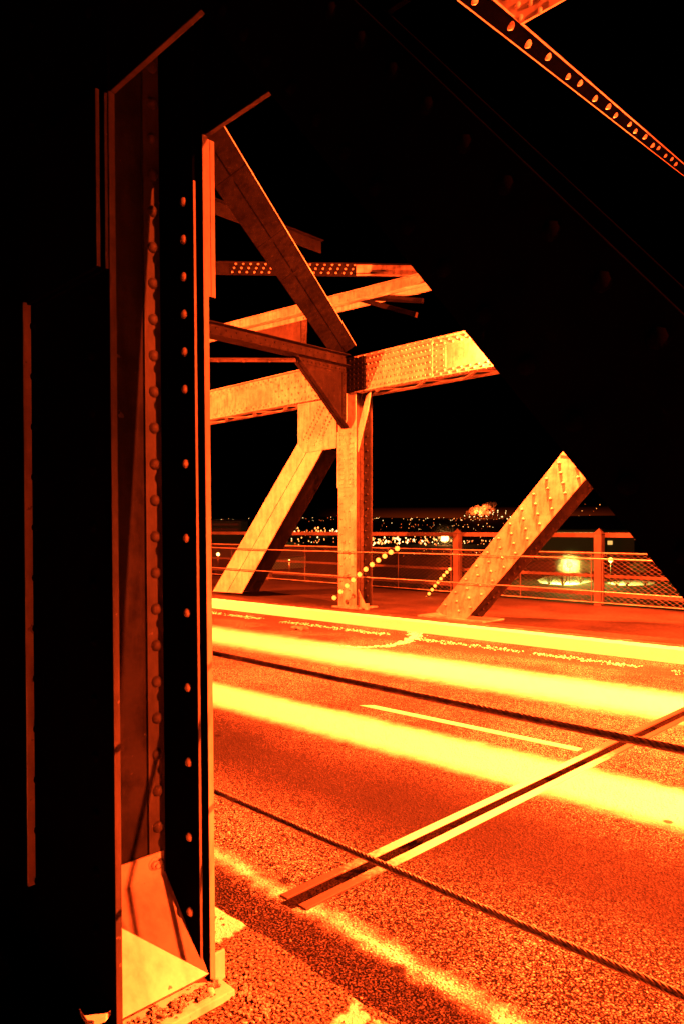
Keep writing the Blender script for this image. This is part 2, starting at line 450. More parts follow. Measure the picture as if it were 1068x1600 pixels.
# grit along the gutter and against the column foot
b = MB()
def pebble(p, r):
    vs_ = []; n0 = 6
    for lat in (-0.6, 0.1, 0.7):
        rr = math.sqrt(max(0.05, 1 - lat * lat))
        for k in range(n0):
            q = Vector((math.cos(k * 2 * math.pi / n0 + lat) * rr, math.sin(k * 2 * math.pi / n0 + lat) * rr, lat * 0.7))
            vs_.append(Vector(p) + q * r * random.uniform(0.7, 1.25))
    fs_ = [(i * n0 + k, i * n0 + (k + 1) % n0, (i + 1) * n0 + (k + 1) % n0, (i + 1) * n0 + k) for i in range(2) for k in range(n0)]
    fs_ += [list(range(2 * n0, 3 * n0))]
    b.add(vs_, fs_)
for i in range(900):
    x = random.uniform(-5.5, 0.8)
    pebble((x, 2.02 + abs(random.gauss(0, 0.09)), ROADZ + 0.004), random.choice((0.003, 0.004, 0.005, 0.008)))
for i in range(500):
    x = random.uniform(-3.0, 0.8); y = 1.93 - abs(random.gauss(0, 0.12))
    pebble((x, y, 0.003), random.choice((0.002, 0.003, 0.004, 0.006)))
for i in range(260):
    x = random.uniform(-2.34, -2.0); pebble((x, 1.66 + random.gauss(0, 0.05) , 0.004), random.choice((0.003, 0.004, 0.006, 0.009)))
for i in range(160):
    t = random.random(); pebble((-2.26 + random.gauss(0, 0.018), 1.24 + 0.36 * t, 0.035), random.choice((0.005, 0.007, 0.010)))
tag(b.build('grit', M_STONE), 'loose dark grit lying along the near gutter and the column foot', 'grit', kind='stuff')

b = MB()
for i in range(1900):
    x = random.uniform(-18, -2.5)
    if noise.noise((x * 1.1, 9, 0)) < -0.12: continue
    pebble((x, SK(10.46, x) + 0.08 * noise.noise((x * .7, 2, 0)) + random.gauss(0, 0.07), ROADZ + 0.002), random.choice((0.006, 0.008, 0.012, 0.018)))
tag(b.build('salt_crumbs', M_KERB), 'pale salt crumbs scattered along the far gutter below the kerb', 'salt_and_light', kind='stuff')
b = MB()  # crumbs laid along a hooked light trail, standing in for its glow
pth = [onZ(px, py, ROADZ) for px, py in ((440, 1004), (500, 1009), (560, 1012), (605, 1010), (635, 1003), (649, 994), (646, 985))]
for k in range(700):
    t_ = random.random() ** 0.8 * 5.999; q = pth[int(t_)].lerp(pth[int(t_) + 1], t_ % 1)
    w_ = 0.02 + 0.055 * math.sin(min(1, t_ / 4.5) * math.pi / 2)
    pebble(q + Vector((random.gauss(0, w_ * .6), random.gauss(0, w_), 0)), random.choice((0.008, 0.012, 0.018, 0.028)))
tag(b.build('light_trail', M_KERB), 'hooked light trail modelled as pale crumbs on the far lane beneath the kerb', 'salt_and_light', kind='stuff')

# clod of dirt in the far gutter
b = MB(); c = onZ(470, 984, ROADZ)
for i in range(9): pebble(c + Vector((random.gauss(0, 0.09), random.gauss(0, 0.05), 0.03)), random.uniform(0.04, 0.08))
tag(b.build('dirt_clod', M_STONE), 'small dark clod of dirt lying in the far gutter left of the lit post', 'clod')

# ------------------------------------------------------------------ near truss (seen from its dark side)
YA, YB, XC, XE = 1.20, 1.61, -2.31, -2.96      # the column: two side plates in y, front and back edge in x
XW = (XC + XE) / 2 + 0.015
TP = 0.025
near = thing('bridge_truss', 'near bridge truss: dark riveted column, beam and brace looming in front of the roadway', 'truss', (XC, 1.4, 0))
LEAN = 0.011
def lean(b):                                    # the column stands a touch out of plumb
    for v in b.v: v.x -= LEAN * (v.z - 1.0); v.y -= 0.004 * (v.z - 1.0)
colb = MB(); colb.box(-3.9, XC, YA, YA + TP, -0.1, 9.0, 0.0025)
for k in range(40):
    z = 0.12 + k * 0.205
    colb.rivet((XE + 0.012, YA, z), (0, -1, 0), 0.021)
    colb.rivet((XC - 0.13, YA, z), (0, -1, 0), 0.021)
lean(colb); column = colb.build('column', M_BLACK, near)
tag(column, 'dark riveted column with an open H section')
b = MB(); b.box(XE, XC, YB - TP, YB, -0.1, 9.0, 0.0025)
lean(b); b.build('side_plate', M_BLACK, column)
for y0 in (YA, YB - TP):                        # lighter strips paint the lit plate edges
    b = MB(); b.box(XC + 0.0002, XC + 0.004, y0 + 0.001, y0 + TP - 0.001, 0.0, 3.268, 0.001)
    lean(b); b.build('lit_edge', M_EDGE if y0 > 1.4 else M_DARK, column)
b = MB(); b.box(XW - 0.008, XW + 0.008, YA + TP, YB - TP, -0.1, 9.0)
lean(b); b.build('web_plate', M_WEB, column)
for ys, yi in ((1, YB - TP), (-1, YA + TP)):   # corner angles: one leg on the web, the other along the side plate
    b = MB()
    y0, y1 = sorted((yi, yi - ys * 0.085))
    b.box(XW + 0.008, XW + 0.022, y0, y1, 0.30, 9.0, 0.002)
    for k in range(46):
        b.rivet((XW + 0.022, yi - ys * 0.046, 0.40 + k * 0.147), (1, 0, 0), 0.0235, 12, 0.9)
    lean(b); ang = b.build('corner_angle', M_ANG, column)
    b = MB()
    y2, y3 = sorted((yi, yi - ys * 0.014))
    b.box(XW + 0.0225, XW + 0.266, y2, y3, 0.05, 9.0, 0.002)
    lean(b); leg = b.build('side_leg', M_BLACK, ang)
    b = MB(); b.box(XW + 0.2662, XW + 0.270, y2 + .001, y3 - .001, 0.05, 3.1, 0.001)
    for k in range(13):
        z = 0.26 + k * 0.2915 if k < 7 else 0.26 + 7 * 0.2915 + (k - 7) * 0.147
        b.rivet((XW + 0.204, yi - ys * 0.014, z), (0, -ys, 0), 0.019, 10)
    lean(b); b.build('lit_rivets', M_EDGE, ang)  # lighter rivets paint lit heads; they stop where the column falls into shade
# cover plates on the outer faces above head height
for y0, y1 in ((YB + 0.0005, YB + 0.012), (YB + 0.014, YB + 0.034), (YA - 0.012, YA - 0.0005), (YA - 0.044, YA - 0.030)):
    b = MB(); b.box(XE + 0.05, XC - 0.004, y0, y1, 2.65, 3.262, 0.002)
    lean(b); co = b.build('cover_plate', M_BLACK, column)
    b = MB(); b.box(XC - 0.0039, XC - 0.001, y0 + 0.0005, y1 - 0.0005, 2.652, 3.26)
    lean(b); b.build('lit_edge', M_EDGE if y0 > 1.4 else M_DARK, co)
# outstanding back angle with a row of rivets before it
b = MB(); b.box(XE - 0.03, XE - 0.018, YA - 0.030, YA - 0.0005, 0.30, 2.68, 0.002)
lean(b); b.build('back_angle', M_EDGE, column)
# foot: sloping plate between the side plates, a strip bolted to the web, a base plate
foot = MB()
p = [(XW + 0.010, 0.36), (XW + 0.016, 0.37), (XC + 0.01, 0.060), (XC - 0.01, 0.040)]
foot.prism([(x, YA + TP, z) for x, z in p], (0, YB - YA - 2 * TP, 0))
fo = foot.build('foot_plate', M_BASE, column)
b = MB(); b.box(XW + 0.0225, XW + 0.034, YA + TP + 0.001, YB - TP - 0.02, 0.345, 0.445, 0.002)
b.build('foot_strip', M_BASE, column)
b = MB()
bc = Vector((XW + 0.034, YB - TP - 0.065, 0.405))
b.lathe(bc, (1, 0, 0), [(0.0, 0.004), (0.026, 0.004), (0.027, 0.0)], 16)
b.lathe(bc, (1, 0, 0), [(0.0, 0.020), (0.015, 0.020), (0.018, 0.017), (0.018, 0.004)], 6)
b.lathe(bc, (1, 0, 0), [(0.0, 0.034), (0.008, 0.034), (0.009, 0.032), (0.009, 0.018)], 10)
b.build('bolt', M_BASE, column)
b = MB(); b.box(XC - 0.06, XC + 0.115, YA - 0.01, YB + 0.02, -0.02, 0.028, 0.004)
bp = b.build('base_plate', M_BASE, column)
for y in (YA + 0.03, YB - 0.06):
    b = MB(); b.lathe((XC + 0.07, y, 0.028), (0, 0, 1), [(0.0, 0.016), (0.013, 0.016), (0.016, 0.013), (0.016, 0.0)], 6)
    b.build('bolt', M_BASE, column)
b = MB(); b.box(XC - 0.012, XC, YB + 0.0005, YB + 0.058, 0.0, 0.115, 0.003); b.box(XC - 0.1, XC - 0.012, YB + 0.0005, YB + 0.012, 0.0, 0.115, 0.002)
b.build('clip_angle', M_BASE, column)
b = MB(); pp = [(XC - 0.015, YA - 0.001), (XC - 0.10, YA - 0.075), (XC - 0.02, YA - 0.085), (XC, YA - 0.07), (XC + 0.004, YA - 0.03)]
b.prism([(x, y, 0.075) for x, y in pp], (0, 0, 0.02))
b.build('clip_plate', M_BASE, column)

# longitudinal beam over the walkway: two webs with lighter strips painting their lit lower edges
for y0, y1 in ((YA, YA + 0.02), (YB - 0.02, YB)):
    b = MB(); b.box(XC - 0.02 - 0.02, 1.0, y0 + 0.0005, y1 - 0.0005, 3.274, 5.60, 0.002)  # made taller and longer to block lamp light from the column web
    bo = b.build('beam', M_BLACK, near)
    b = MB(); b.box(XC - 0.04, -1.88 if y0 > 1.4 else -1.78, y0 + 0.001, y1 - 0.001, 3.27, 3.2738); b.build('lit_edge', M_DARK, bo)
# leaning brace
def inclined(A, B, w, y0, y1, m, parent, name, t=0.02, rv=0.02, pitch=0.15):
    """H section in the truss plane: A, B are (x, z) of its centre line"""
    A3, B3 = Vector((A[0], 0, A[1])), Vector((B[0], 0, B[1]))
    ax = (B3 - A3).normalized(); L = (B3 - A3).length; az = Vector((-ax.z, 0, ax.x)); ay = Vector((0, 1, 0))
    b = MB(); mid = (A3 + B3) / 2
    b.frame_box(mid + ay * (y0 + t / 2), ax, ay, az, L / 2, t / 2, w / 2, 0.002)
    o = b
    o.frame_box(mid + ay * (y1 - t / 2), ax, ay, az, L / 2, t / 2, w / 2, 0.002)
    o.frame_box(mid + ay * ((y0 + y1) / 2), ax, ay, az, L / 2, (y1 - y0) / 2 - t, 0.006)
    for s in (-1, 1):
        nn = int(L / pitch)
        for k in range(nn):
            o.rivet(A3 + ax * (k + 0.5) * pitch + az * s * (w / 2 - 0.05) + ay * y0, (0, -1, 0), rv)
    return o.build(name, m, parent)
e0, e1 = onY(625, 395, YA), onY(1064, 933, YA)     # its lower edge against the road
dv = (e1 - e0).normalized(); nv = Vector((-dv.z, 0, dv.x))
if nv.x < 0: nv = -nv
wd = 0.29
A = e0 - dv * 1.3 + nv * wd / 2; B = e1 + dv * 2.0 + nv * wd / 2
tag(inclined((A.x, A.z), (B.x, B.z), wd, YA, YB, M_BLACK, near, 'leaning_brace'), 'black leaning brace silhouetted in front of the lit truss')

# ------------------------------------------------------------------ far truss (seen from its lit side)
F1, F2 = 11.5, 12.05
PX0, PX1 = -11.62, -11.08
far = thing('bridge_truss', 'far bridge truss lit orange, with riveted post, chord and leaning braces', 'truss', (-11.35, 11.75, 0))
T = 0.025
b = MB()
b.box(PX0, PX1, F1, F1 + T, -0.05, 5.55, 0.003)
for x, k0, dk in ((PX0 + 0.09, 0.25, 0), (PX1 - 0.09, 0.25, 0), (PX0 + 0.19, 0.42, 0), (PX1 - 0.19, 0.42, 0)):
    for k in range(7): b.rivet((x, F1, k0 + k * 0.35), (0, -1, 0), 0.027, 8, 1.0)
post = b.build('post', M_STEEL, far)
b = MB()
b.box(PX0, PX1, F2 - T, F2, -0.05, 5.55, 0.003)
b.box(-11.36, -11.34, F1 + T, F2 - T, -0.05, 5.55)
for yi, s_ in ((F1 + T, 1), (F2 - T, -1)):
    y0, y1 = sorted((yi, yi + s_ * 0.012)); b.box(-11.34, -11.10, y0, y1, 0, 5.5)
    y0, y1 = sorted((yi + s_ * 0.012, yi + s_ * 0.12)); b.box(-11.34, -11.325, y0, y1, 0, 5.5)
    for k in range(30): b.rivet((-11.325, yi + s_ * 0.065, 0.2 + k * 0.17), (1, 0, 0), 0.022)
for k in range(16): b.rivet((-11.20, F2 - T - 0.012, 0.25 + k * 0.33), (0, -1, 0), 0.024); b.rivet((-11.27, F2 - T - 0.012, 0.41 + k * 0.33), (0, -1, 0), 0.024)
b.build('web_plate', M_DARK, post)  # darker copy puts the recessed side of the post in painted shade
b = MB(); b.box(PX0 - 0.015, PX1 + 0.015, F1 - 0.022, F1 - 0.0005, 2.70, 3.97, 0.003)
for x in (PX0 + 0.07, PX0 + 0.16, PX1 - 0.16, PX1 - 0.07):
    for k in range(11): b.rivet((x, F1 - 0.022, 2.78 + k * 0.112), (0, -1, 0), 0.027, 8, 1.0)
b.build('splice_plate', M_STEEL, post)
b = MB(); b.box(PX0 - 0.12, PX1 + 0.12, F1 - 0.08, F2 + 0.05, -0.02, 0.03, 0.004)
pp = [(PX1 + 0.001, F1 + 0.08, 0.03), (PX1 + 0.26, F1 + 0.08, 0.03), (PX1 + 0.001, F1 + 0.08, 0.42)]
b.prism(pp, (0, 0.02, 0))
b.build('base_plate', M_STEEL, post)
b = MB(); b.box(PX1 + 0.28, PX1 + 0.34, F1 + 0.0, F1 + 0.08, -0.01, 0.14, 0.004); b.build('stub', M_STEEL, post)

# chord at mid height
def chord(x0, x1, name, splice=None):
    b = MB()
    zb, zt = 4.80, 5.55
    b.box(x0, x1, F1 + 0.02, F1 + 0.04, zb, zt)
    b.box(x0, x1, F1 + 0.005, F1 + 0.02, zb + 0.002, zb + 0.15, 0.003)
    b.box(x0, x1, F1 + 0.005, F1 + 0.02, zt - 0.15, zt - 0.002, 0.003)
    b.box(x0, x1, F2 - 0.03, F2, zb, zt)
    b.box(x0, x1, F1 - 0.09, F2 + 0.05, zt, zt + 0.018)            # top cover
    b.box(x0, x1, F1 - 0.07, F1 + 0.16, zb - 0.014, zb - 0.0005)      # bottom angle legs
    b.box(x0, x1, F2 - 0.16, F2 + 0.03, zb - 0.014, zb - 0.0005)
    nn = int((x1 - x0) / 0.20)
    for k in range(nn):
        x = x0 + (k + 0.5) * 0.20
        b.rivet((x, F1 + 0.005, zb + 0.05), (0, -1, 0), 0.028, 8, 1.0); b.rivet((x + 0.1, F1 + 0.005, zb + 0.11), (0, -1, 0), 0.028, 8, 1.0)
        b.rivet((x, F1 + 0.005, zt - 0.05), (0, -1, 0), 0.028, 8, 1.0); b.rivet((x + 0.1, F1 + 0.005, zt - 0.11), (0, -1, 0), 0.028, 8, 1.0)
        b.rivet((x, F1 - 0.03, zb - 0.014), (0, 0, -1), 0.022); b.rivet((x + .1, F1 - 0.04, zb - 0.014), (0, 0, -1), 0.022)
        b.rivet((x, F1 - 0.09 + .02, zt), (0, 0, -1), 0.022)
    nn = int((x1 - x0) / 0.62)
    for k in range(nn):                                              # lacing bars under the box
        xa = x0 + k * 0.62; s = 1 if k % 2 else -1
        b.beam((xa, F1 + 0.06, zb - 0.022), (xa + 0.62, F2 - 0.06, zb - 0.022) , 0.07, 0.012) if s > 0 else \
            b.beam((xa, F2 - 0.06, zb - 0.022), (xa + 0.62, F1 + 0.06, zb - 0.022), 0.07, 0.012)
    o = b.build(name, M_STEEL, far)
    return o
ch1 = chord(PX1 + 0.03, -4.7, 'chord')
b = MB(); b.box(-10.75, -8.93, F1 - 0.020, F1 + 0.0045, 4.805, 5.545, 0.003)
for i in range(16):
    for j in range(6):
        b.rivet((-10.68 + i * 0.112 + (0.05 if j % 2 else 0), F1 - 0.020, 4.87 + j * 0.122), (0, -1, 0), 0.028, 8, 1.0)
b.build('splice_plate', M_STEEL, ch1)
b = MB(); b.box(-8.92, -8.62, F1 - 0.002, F1 + 0.0195, 4.96, 5.39, 0.003)
for j in range(4):
    for x in (-8.86, -8.68): b.rivet((x, F1 - 0.002, 5.0 + j * 0.11), (0, -1, 0), 0.02)
b.build('filler_plate', M_STEEL, ch1)
ch2 = chord(-24.0, PX0 - 0.03, 'chord')
b = MB(); b.box(-13.9, PX0 - 0.35, F1 - 0.010, F1 + 0.0045, 4.806, 5.544, 0.003)
for i in range(7):
    for j in range(5): b.rivet((-13.8 + i * 0.24 + (0.12 if j % 2 else 0), F1 - 0.010, 4.88 + j * 0.145), (0, -1, 0), 0.028, 8, 1.0)
b.build('splice_plate', M_STEEL, ch2)
# joint box over the post, and the dark plates where the chord meets it
b = MB(); b.box(PX0 - 0.06, PX1 + 0.30, F1 - 0.035, F1 - 0.021, 4.80, 5.60, 0.003)
for i in range(7):
    for j in range(7): b.rivet((PX0 + 0.02 + i * 0.125, F1 - 0.035, 4.87 + j * 0.108), (0, -1, 0), 0.021)
b.build('joint_plate', M_SHADE, far)
# gusset plates
g0 = [onY(467, 632, F1), onY(527, 622, F1), onY(527, 700, F1), onY(476, 708, F1), onY(467, 692, F1)]
b = MB(); b.prism([p + Vector((0, -0.036, 0)) for p in g0], (0, 0.015, 0))
def rl(p, q, n_, y, m_=b, r=0.030):
    P, Q = onY(*p, y), onY(*q, y)
    m_.rivet_line(P, Q, n_, (0, -1, 0), r)
for off in (0, 6, 17, 23):
    rl((473 + off, 690 + off * .45), (501 + off, 633 + off * .3), 11, F1 - 0.036)
b.build('gusset_plate', M_STEEL, far)
g1 = [onY(577, 612, F1), onY(573, 640, F1), onY(557, 706, F1), onY(552, 690, F1), onY(570, 618, F1)]
b = MB(); b.prism([p + Vector((0, 0.03, 0)) for p in g1], (0, 0.02, 0)); b.build('gusset_plate', M_STEEL, far)

# leaning brace left of the post: twin plates with a dark seam
l0, l1 = onY(467, 690, F1), onY(333, 924, F1)
r0, r1 = onY(503, 704, F1), onY(378, 927, F1)
b = MB()
def lerp(a, c, t): return a.lerp(c, t)
m0, m1 = lerp(l0, r0, 0.5), lerp(l1, r1, 0.5)
e = 0.012
b.prism([l0, m0 - Vector((e, 0, 0)), m1 - Vector((e, 0, 0)), l1], (0, 0.02, 0))
b.prism([m0 + Vector((e, 0, 0)), r0, r1, m1 + Vector((e, 0, 0))], (0, 0.02, 0))
lb_ = b.build('leaning_brace', M_BASE, far)  # lighter steel copy stands in for stronger light on this brace
tag(lb_, 'pale yellow lit brace leaning against the post from the left')
b = MB()
dy = Vector((0, F2 - F1 - 0.02, 0))
b.prism([l0 + dy, r0 + dy, r1 + dy, l1 + dy], (0, 0.02, 0))
b.prism([m0 + Vector((0, 0.02, -0.01)), m0 + Vector((0, 0.02, 0.01)), m1 + Vector((0, 0.02, 0.01)), m1 + Vector((0, 0.02, -0.01))], (0, F2 - F1 - 0.04, 0))
for k in range(22):
    q = lerp(r0, r1, (k + .5) / 22) + dy
    b.rivet(q + Vector((-0.07, 0, 0.0)), (0, -1, 0), 0.022)
b.build('back_plate', M_DARK, lb_)

# leaning brace right of the post: wide riveted face, dark web, red back flange
q0, q1 = onY(680, 955, F1), onY(880, 704, F1)
s0, s1 = onY(722, 974, F1), onY(917, 746, F1)
dv = (q1 - q0).normalized()
q2, s2 = q1 + dv * 1.0, s1 + dv * 1.1
b = MB()
b.prism([q0, q2, s2, s0], (0, 0.022, 0))
LL = (q1 - q0).length
for j, f in enumerate((0.13, 0.36, 0.62, 0.86)):
    k = 0
    while True:
        t = (0.22 + 0.36 * k + (0.18 if j % 2 else 0))
        if t > LL + 0.5: break
        b.rivet(lerp(q0 + dv * t, s0 + dv * t, f), (0, -1, 0), 0.031, 8, 1.2); k += 1
rb_ = b.build('leaning_brace', M_STEEL, far)
tag(rb_, 'orange riveted brace rising to the right from the kerb')
c0, c2 = lerp(q0, s0, .5), lerp(q2, s2, .5)
nrm = Vector((-dv.z, 0, dv.x)) * 0.008
b = MB()
b.prism([c0 + nrm + Vector((0, .0225, 0)), c2 + nrm + Vector((0, .0225, 0)), c2 - nrm + Vector((0, .0225, 0)), c0 - nrm + Vector((0, .0225, 0))], (0, F2 - F1 - 0.045, 0))
b.build('web_plate', M_BLACK, rb_)
b = MB()
dy = Vector((0, F2 - F1 - 0.022, 0))
b.prism([q0 + dy, q2 + dy, s2 + dy, s0 + dy], (0, 0.022, 0))
for k in range(22):
    b.rivet(lerp(s0, s1, (k + .5) / 22) + dy + Vector((-0.06, 0, 0.06)), (0, -1, 0), 0.022)
b.build('back_plate', M_DARK, rb_)
b = MB()
tA, tB = q0 + dv * (LL - 0.10), s0 + dv * (LL - 0.0)
b.prism([tA + Vector((0, -.012, 0)), tA + dv * 0.9 + Vector((0, -.012, 0)), tB + dv * 0.8 + Vector((0, -.012, 0)), tB + Vector((0, -.012, 0))], (0, 0.0115, 0))
for k in range(3):
    for j, f in enumerate((.2, .45, .65, .85)):
        P = lerp(tA, tB, f) + dv * (0.07 + 0.12 * k) + Vector((0, -.012, 0)); b.rivet(P, (0, -1, 0), 0.026)
b.build('splice_plate', M_STEEL, rb_)
b = MB(); b.box(-9.25, -7.7, F1 - 0.1, F2 + 0.1, -0.02, 0.03, 0.004); b.build('shoe_plate', M_STEEL, far)

# top chord, upper web plate
b = MB()
A, B = onY(352, 514, 11.6), onY(655, 438, 11.6)
zc = (A.z + B.z) / 2
dz = B - A; A = A - dz * 0.6; B = B + dz * 0.22
b.beam(A, B, 0.05, 0.22)
b.beam(A + Vector((0, 0.4, 0)), B + Vector((0, 0.4, 0)), 0.05, 0.22)
b.beam(A + Vector((0, 0.2, 0.123)), B + Vector((0, 0.2, 0.123)), 0.52, 0.02)
b.beam(A + Vector((0, -0.06, -0.121)), B + Vector((0, -0.06, -0.121)), 0.16, 0.016)
b.build('top_chord', M_STEEL, far)
b = MB()
pl = [onY(385, 512, 12.0), onY(470, 478, 12.0), onY(470, 545, 12.0), onY(430, 532, 12.0)]
b.prism(pl, (0, 0.02, 0))
pl = [onY(471, 484, 11.98), onY(479, 482, 11.98), onY(479, 545, 11.98), onY(471, 545, 11.98)]
b.prism(pl, (0, 0.02, 0))
for k in range(8): b.rivet(onY(475, 490 + k * 7, 11.98), (0, -1, 0), 0.03)
b.build('stay_plate', M_DARK, far)

# ------------------------------------------------------------------ bracing over the roadway
ob = thing('overhead_bracing', 'riveted steel bracing spanning overhead between the two bridge trusses', 'bracing', (-11.35, 11, 5.4))
def angle_strut(A, B, w, h, name, rv=0, m=M_STEEL, rr=0.022, side=1, up=Vector((0, 0, 1)), both=False):
    """strut with a T of two angles: a web and a top flange, riveted"""
    A, B = Vector(A), Vector(B)
    ax = (B - A).normalized(); ay = up.cross(ax).normalized(); az = ax.cross(ay)
    b = MB()
    b.beam(A, B, 0.03, h, up)
    b.beam(A + az * (h / 2 + 0.006), B + az * (h / 2 + 0.006), w, 0.012, up)
    if both: b.beam(A - az * (h / 2 + 0.006), B - az * (h / 2 + 0.006), w, 0.012, up)
    L = (B - A).length
    if rv:
        nn = int(L / rv)
        for k in range(nn):
            for s in (-1, 1):
                b.rivet(A + ax * (k + 0.5) * rv + ay * s * 0.015 + az * h * 0.22, ay * s, rr)
                b.rivet(A + ax * (k + 1.0) * rv + ay * s * 0.015 - az * h * 0.22, ay * s, rr)
    return b.build(name, m, ob)
# transverse strut from the post to the near truss, with its knee bracket
angle_strut((-11.35, 11.46, 5.52), (-11.35, 1.65, 5.52), 0.34, 0.22, 'cross_strut', 0.24, both=True, m=M_SHADE)
b = MB()
k0, k1, k2 = Vector((-11.34, 9.95, 5.38)), Vector((-11.34, 11.46, 5.38)), Vector((-11.34, 11.46, 4.02))
b.prism([k0, k1, k2], (-0.018, 0, 0))
hd = (k2 - k0).normalized()
hn = Vector((1, 0, 0))
for off in (0.0, 1.0):
    b.frame_box((k0 + k2) / 2 + Vector((0.055 if off == 0 else -0.075, 0, 0)), hd, hn, hd.cross(hn), (k2 - k0).length / 2, 0.05, 0.010)
cm = (k0 + k2) / 2; nin = hd.cross(hn)
if nin.z < 0: nin = -nin
b.frame_box(cm + nin * 0.055 + Vector((0.008, 0, 0)), hd, hn, hd.cross(hn), (k2 - k0).length / 2 - 0.1, 0.008, 0.045)
b.box(-11.34, -11.322, 10.0, 11.44, 5.26, 5.38)
for k in range(12): b.rivet((-11.322, 10.07 + k * 0.12, 5.32), (1, 0, 0), 0.024)
b.box(-11.34, -11.322, 11.34, 11.455, 4.2, 5.25)
for k in range(10): b.rivet((-11.322, 11.40, 4.3 + k * 0.1), (1, 0, 0), 0.024)
b.build('knee_bracket', M_SHADE, ob)
# horizontal laterals
A, B = W(462, 564, 15.06), W(200, 563, 15.5)
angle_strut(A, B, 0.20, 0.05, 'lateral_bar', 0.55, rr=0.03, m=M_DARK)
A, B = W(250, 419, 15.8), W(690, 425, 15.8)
o = angle_strut(A, B, 0.20, 0.25, 'lateral_strut', 0.0, m=M_SHADE)
b = MB()
ay = Vector((0, 0, 1)).cross((B - A).normalized()).normalized()
if ay.dot(EYE - A) < 0: ay = -ay
P0, P1 = W(360, 419, 15.8), W(556, 421, 15.8)
b.beam(P0 + ay * 0.022, P1 + ay * 0.022, 0.012, 0.27)
b.cur = 1
for k in range(17):
    for j in range(3):
        b.rivet(P0.lerp(P1, (k + 0.3 + 0.25 * j) / 17) + ay * 0.028 + Vector((0, 0, -0.09 + 0.09 * j)), ay, 0.027)
b.build('splice_plate', M_SHADE, o, m2=M_EDGE)  # lighter rivet tone paints their lit heads on the shaded plate
b = MB(); P2 = P1 + (B - A).normalized() * 2.2
b.beam(P1 + ay * 0.021, P2 + ay * 0.021, 0.010, 0.255); b.beam(P1 - Vector((0, 0, 0.14)) + ay * 0.05, P2 - Vector((0, 0, 0.14)) + ay * 0.05, 0.10, 0.010)
b.build('lit_end', M_STEEL, o)  # lighter plate added to paint the lit right end of the strut
# big lateral brace from the post joint back over the road
A, B = Vector((-11.35, 11.45, 5.72)), Vector((-11.35, 11.45, 5.72)) + 1.65 * Vector((2.95, -5.2, 1.0))
ax = (B - A).normalized(); nn = ((EYE - (A + B) / 2)); nn = (nn - ax * nn.dot(ax)).normalized(); side = ax.cross(nn)
b = MB()
Wd = 0.55
b.frame_box((A + B) / 2 + side * (Wd / 4 + .004), ax, side, nn, (B - A).length / 2, Wd / 4 - .004, 0.010)
b.frame_box((A + B) / 2 - side * (Wd / 4 + .004), ax, side, nn, (B - A).length / 2, Wd / 4 - .004, 0.010)
b.frame_box((A + B) / 2 + nn * -0.16, ax, side, nn, (B - A).length / 2, 0.010, 0.15)
for t in (0.35, 0.46, 0.62, 0.72):
    P = A.lerp(B, t); b.frame_box(P + nn * 0.012, ax, side, nn, 0.06, Wd / 2 - 0.01, 0.003)
lbr = b.build('lateral_brace', M_DEEP_SHADE, ob)
sd = side if side.dot(RGT) > 0 else -side
b = MB(); b.frame_box((A + B) / 2 + sd * (Wd / 2 + .007) + nn * 0.0, ax, side, nn, (B - A).length / 2, 0.006, 0.014); b.build('flange', M_STEEL, lbr)  # lighter tone paints this edge as lit against the darkened brace
# transverse strut at the head of the post
A = Vector((-11.35, 10.7, 7.85)); angle_strut(A, Vector((-11.35, 1.7, 7.85)), 0.22, 0.24, 'head_strut', 0.0, m=M_SHADE)
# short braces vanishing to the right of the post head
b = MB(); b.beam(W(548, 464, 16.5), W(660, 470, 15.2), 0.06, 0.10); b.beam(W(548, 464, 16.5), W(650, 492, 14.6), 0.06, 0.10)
b.build('wind_brace', M_SHADE, ob)
# brace crossing the top right corner, seen from below
D = (FWD + 0.667 * RGT + Vector((0, 0, 0.34)))
P0 = W(743, 0, 5.0)
A, B = P0 - D * 1.6, P0 + D * 8.2
ax = (B - A).normalized()
v = (EYE - P0); nn = (v - ax * v.dot(ax)).normalized(); side = ax.cross(nn)
if side.x < 0: side = -side
b = MB()
hw = 0.060; L2 = (B - A).length / 2; mid = (A + B) / 2
b.frame_box(mid, ax, side, nn, L2, hw, 0.007)
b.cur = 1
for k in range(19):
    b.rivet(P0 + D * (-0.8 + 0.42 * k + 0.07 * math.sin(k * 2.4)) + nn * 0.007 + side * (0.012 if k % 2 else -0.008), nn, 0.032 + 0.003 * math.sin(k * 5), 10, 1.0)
sb = b.build('sway_brace', M_BLACK, ob, m2=M_PALE)  # black face with pale rivets: grazing light painted into the colours
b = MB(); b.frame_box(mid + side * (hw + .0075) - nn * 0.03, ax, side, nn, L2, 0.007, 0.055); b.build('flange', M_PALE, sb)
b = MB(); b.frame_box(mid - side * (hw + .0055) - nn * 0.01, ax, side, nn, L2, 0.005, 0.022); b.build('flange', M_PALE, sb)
# end of the beam it is riveted to
yb = onY(815, 36, 4.6).y
pA, pB, pC, pD = onY(812, 37, 4.75), onY(930, -30, 4.75), onY(930, -120, 4.75), onY(770, -120, 4.75)
b = MB(); b.prism([pA, pB, pC, pD, onY(772, -2, 4.75)], (0, 0.02, 0))
for px, py in ((808, 8), (828, 5), (812, 28), (842, 17), (806, -12), (826, -15), (846, -4)):
    b.rivet(onY(px, py, 4.75), (0, -1, 0), 0.025, 10)
pe, pf = onY(856, 12, 4.74), onY(930, -30, 4.74)
b.prism([pe, pf, pf + Vector((0, 0, .06)), pe + Vector((0, 0, .06))], (0, 0.008, 0))
b.build('cross_plate', M_PALE, ob)  # pale steel copy paints the light falling on this plate

